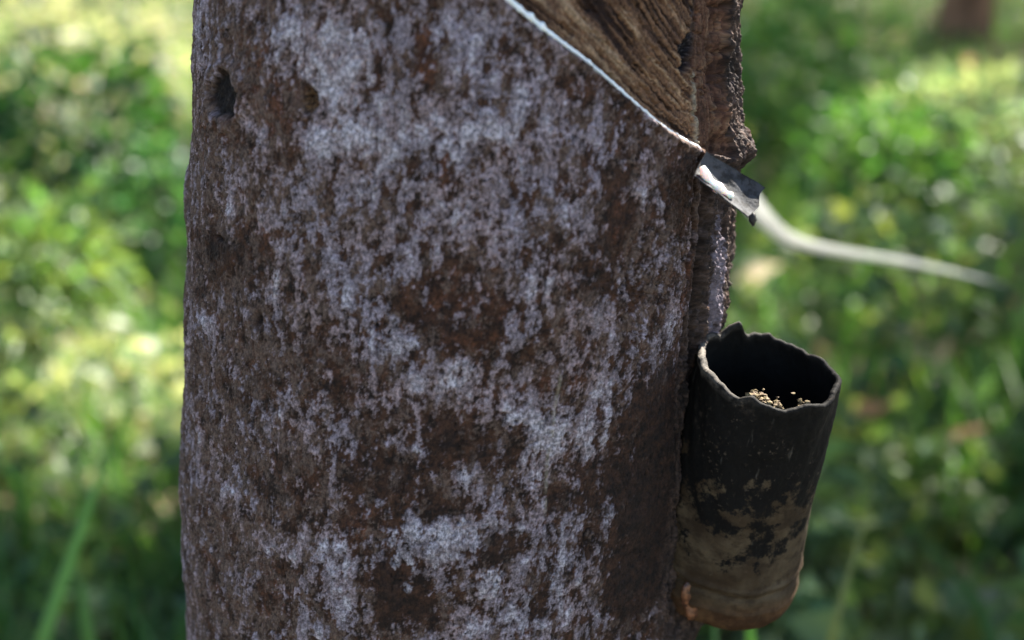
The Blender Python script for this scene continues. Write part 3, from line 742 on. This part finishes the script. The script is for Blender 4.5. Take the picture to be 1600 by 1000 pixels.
# ------------------------------------------------------------------ trees behind and the canopy
def tree_bark():
    t = NT('far_bark'); co = t.n('ShaderNodeTexCoord').outputs['Object']
    n = t.noise(t.mapping(co, (1, 1, .4)), 14, 5, .6)
    return t.done(t.principled(t.mix(t.ramp(n, .35, .65), (.08, .042, .025), (.25, .13, .075)), .9, .2, t.bump(n, .02, .8)))
M_fb = tree_bark()
def trunk_np(c, r, h, seed):
    zz = np.linspace(-.05, h, 60); th = np.linspace(0, 2 * math.pi, 40, endpoint=False); ZZ, TT = np.meshgrid(zz, th, indexing='ij')
    rr2 = r * (1 - .06 * ZZ) + r * .5 * np.exp(-np.clip(ZZ, 0, 9) / .15) + (fbm(np.cos(TT) * 3 + seed, ZZ * 2 + np.sin(TT) * 3, 8, 3) - .5) * r * .3
    V = np.stack([c[0] + rr2 * np.cos(TT) + .04 * np.sin(ZZ * .8 + seed), c[1] + rr2 * np.sin(TT), ZZ], -1).reshape(-1, 3)
    return mesh_np('trunk', V, grid_faces(60, 40, True), 4)
tr_specs = [(1500, 92, .17, 'brown trunk of a rubber tree behind the bright bush at upper right'),
            (1246, 18, .11, 'slim pinkish trunk far behind, at the top between the main trunk and the brown one'),
            (70, -30, .16, 'pale blurred trunk far away at the top left corner')]
trees = [tree]; 
for k, (px, py, r_, lb) in enumerate(tr_specs):
    c = ground(px, py, 0)
    e = empty('rubber_tree', (float(c[0]), float(c[1]), 0), lb, 'tree', 'rubber trees in the distance')
    link_mesh('trunk', trunk_np(c, r_, 5.5, k), M_fb, e); trees.append(e)

# unseen canopy leaves, laid out to dapple the light: the gaps let the sun through to these places (photo pixel, size in pixels, openness)
LIT = [(40, 40, 260, 60, .9), (270, 90, 90, 120, 1.), (0, 200, 60, 120, .8), (20, 420, 180, 110, .85), (100, 550, 300, 80, 1.1), (250, 450, 120, 120, .9), (170, 370, 90, 50, .8),
       (180, 150, 40, 30, .6), (220, 630, 120, 40, .9), (20, 640, 60, 60, .7), (240, 270, 60, 40, .5), (60, 300, 60, 40, .6),
       (1500, 160, 110, 80, 1.), (1210, 80, 40, 30, .7), (1560, 240, 80, 60, .6), (1380, 200, 40, 40, .6), (1210, 440, 70, 80, .9), (1310, 390, 120, 30, .9),
       (1330, 510, 130, 45, .6), (1540, 550, 120, 40, .9), (1420, 330, 60, 40, .5), (1370, 640, 22, 20, .9), (1500, 430, 80, 30, .5)]
hgts = [(.28, 0)]
def openness(P):
    op = np.zeros(len(P))
    for zg in (.30,):
        t_ = (P[:, 2] - zg) / LDIR[2]; G = P - LDIR[None] * t_[:, None]
        px, py, zc = to_px(G)
        o = np.zeros(len(P))
        for x_, y_, rx, ry, st in LIT: o = np.maximum(o, min(1, st * 1.1) * np.exp(-(((px - x_) / rx) ** 2 + ((py - y_) / ry) ** 2) ** 2 * .35))
        o[zc < .5] = 0; op = np.maximum(op, o)
    return op, G
N = 98000
cz = rng.uniform(4.2, 7.5, N)
# candidate shadows over the ground region in view, then carried up along the sun's direction
gy_ = rng.uniform(-1.5, 18, N); gx_ = rng.uniform(-1, 1, N) * (.5 * np.clip(gy_, 1, 30) + 2.2)
t_ = cz / LDIR[2]; Pc = np.stack([gx_, gy_, 0 * gx_], -1) + LDIR[None] * t_[:, None]
op, G = openness(Pc)
mott = fbm(G[:, 0] * 3.5, G[:, 1] * 3.5, 201, 3)
keep = rng.uniform(0, 1, N) > np.clip(sstep(.30, .72, op + (mott - .5) * .9) * .985 + .4 * sstep(.66, .85, mott), 0, .985)
for px, py, yy, rad_ in [(1150, 60, .66, .12), (1152, 150, .66, .13), (1165, 225, .66, .12), (1066, 950, .66, .17)] + [(1215, 360, 1.4, .14), (1250, 380, 1.45, .15), (1300, 390, 1.5, .17), (1430, 412, 1.67, .10)]:
    q0 = at_y(px, py, yy); dv = Pc - q0; perp = dv - (dv @ LDIR)[:, None] * LDIR[None]
    keep &= np.linalg.norm(perp, axis=1) > rad_
for px, py, zg, rad_ in [(1500, 205, .46, .50), (1225, 80, .5, .12), (1400, 230, .4, .10), (30, 40, .3, .7), (60, 520, .25, .35), (230, 560, .25, .30), (60, 400, .3, .25)]:
    q0 = ground(px, py, zg); dv = Pc - q0; perp = dv - (dv @ LDIR)[:, None] * LDIR[None]
    keep &= (np.linalg.norm(perp, axis=1) > rad_) | (rng.uniform(0, 1, N) < .04)
Pc = Pc[keep]
tx = np.array([t2.location[:2] for t2 in trees]); idx = np.argmin(((Pc[:, None, :2] - tx[None]) ** 2).sum(-1), 1)
lbT = []
for k, t2 in enumerate(trees):
    pk = Pc[idx == k]; n = len(pk)
    if n == 0: continue
    ln = rng.uniform(.12, .2, n); d = rand_dir(n, -.1)
    link_mesh('shade_crown', leaf_mesh('shade_crown', pk, d, ln, ln * .45, tints(n, (.045, .10, .025), .3)), M_canopy, t2, smooth=False)  # out-of-view leaves placed for their shade, shared out to the nearest tree
print('canopy', len(Pc))
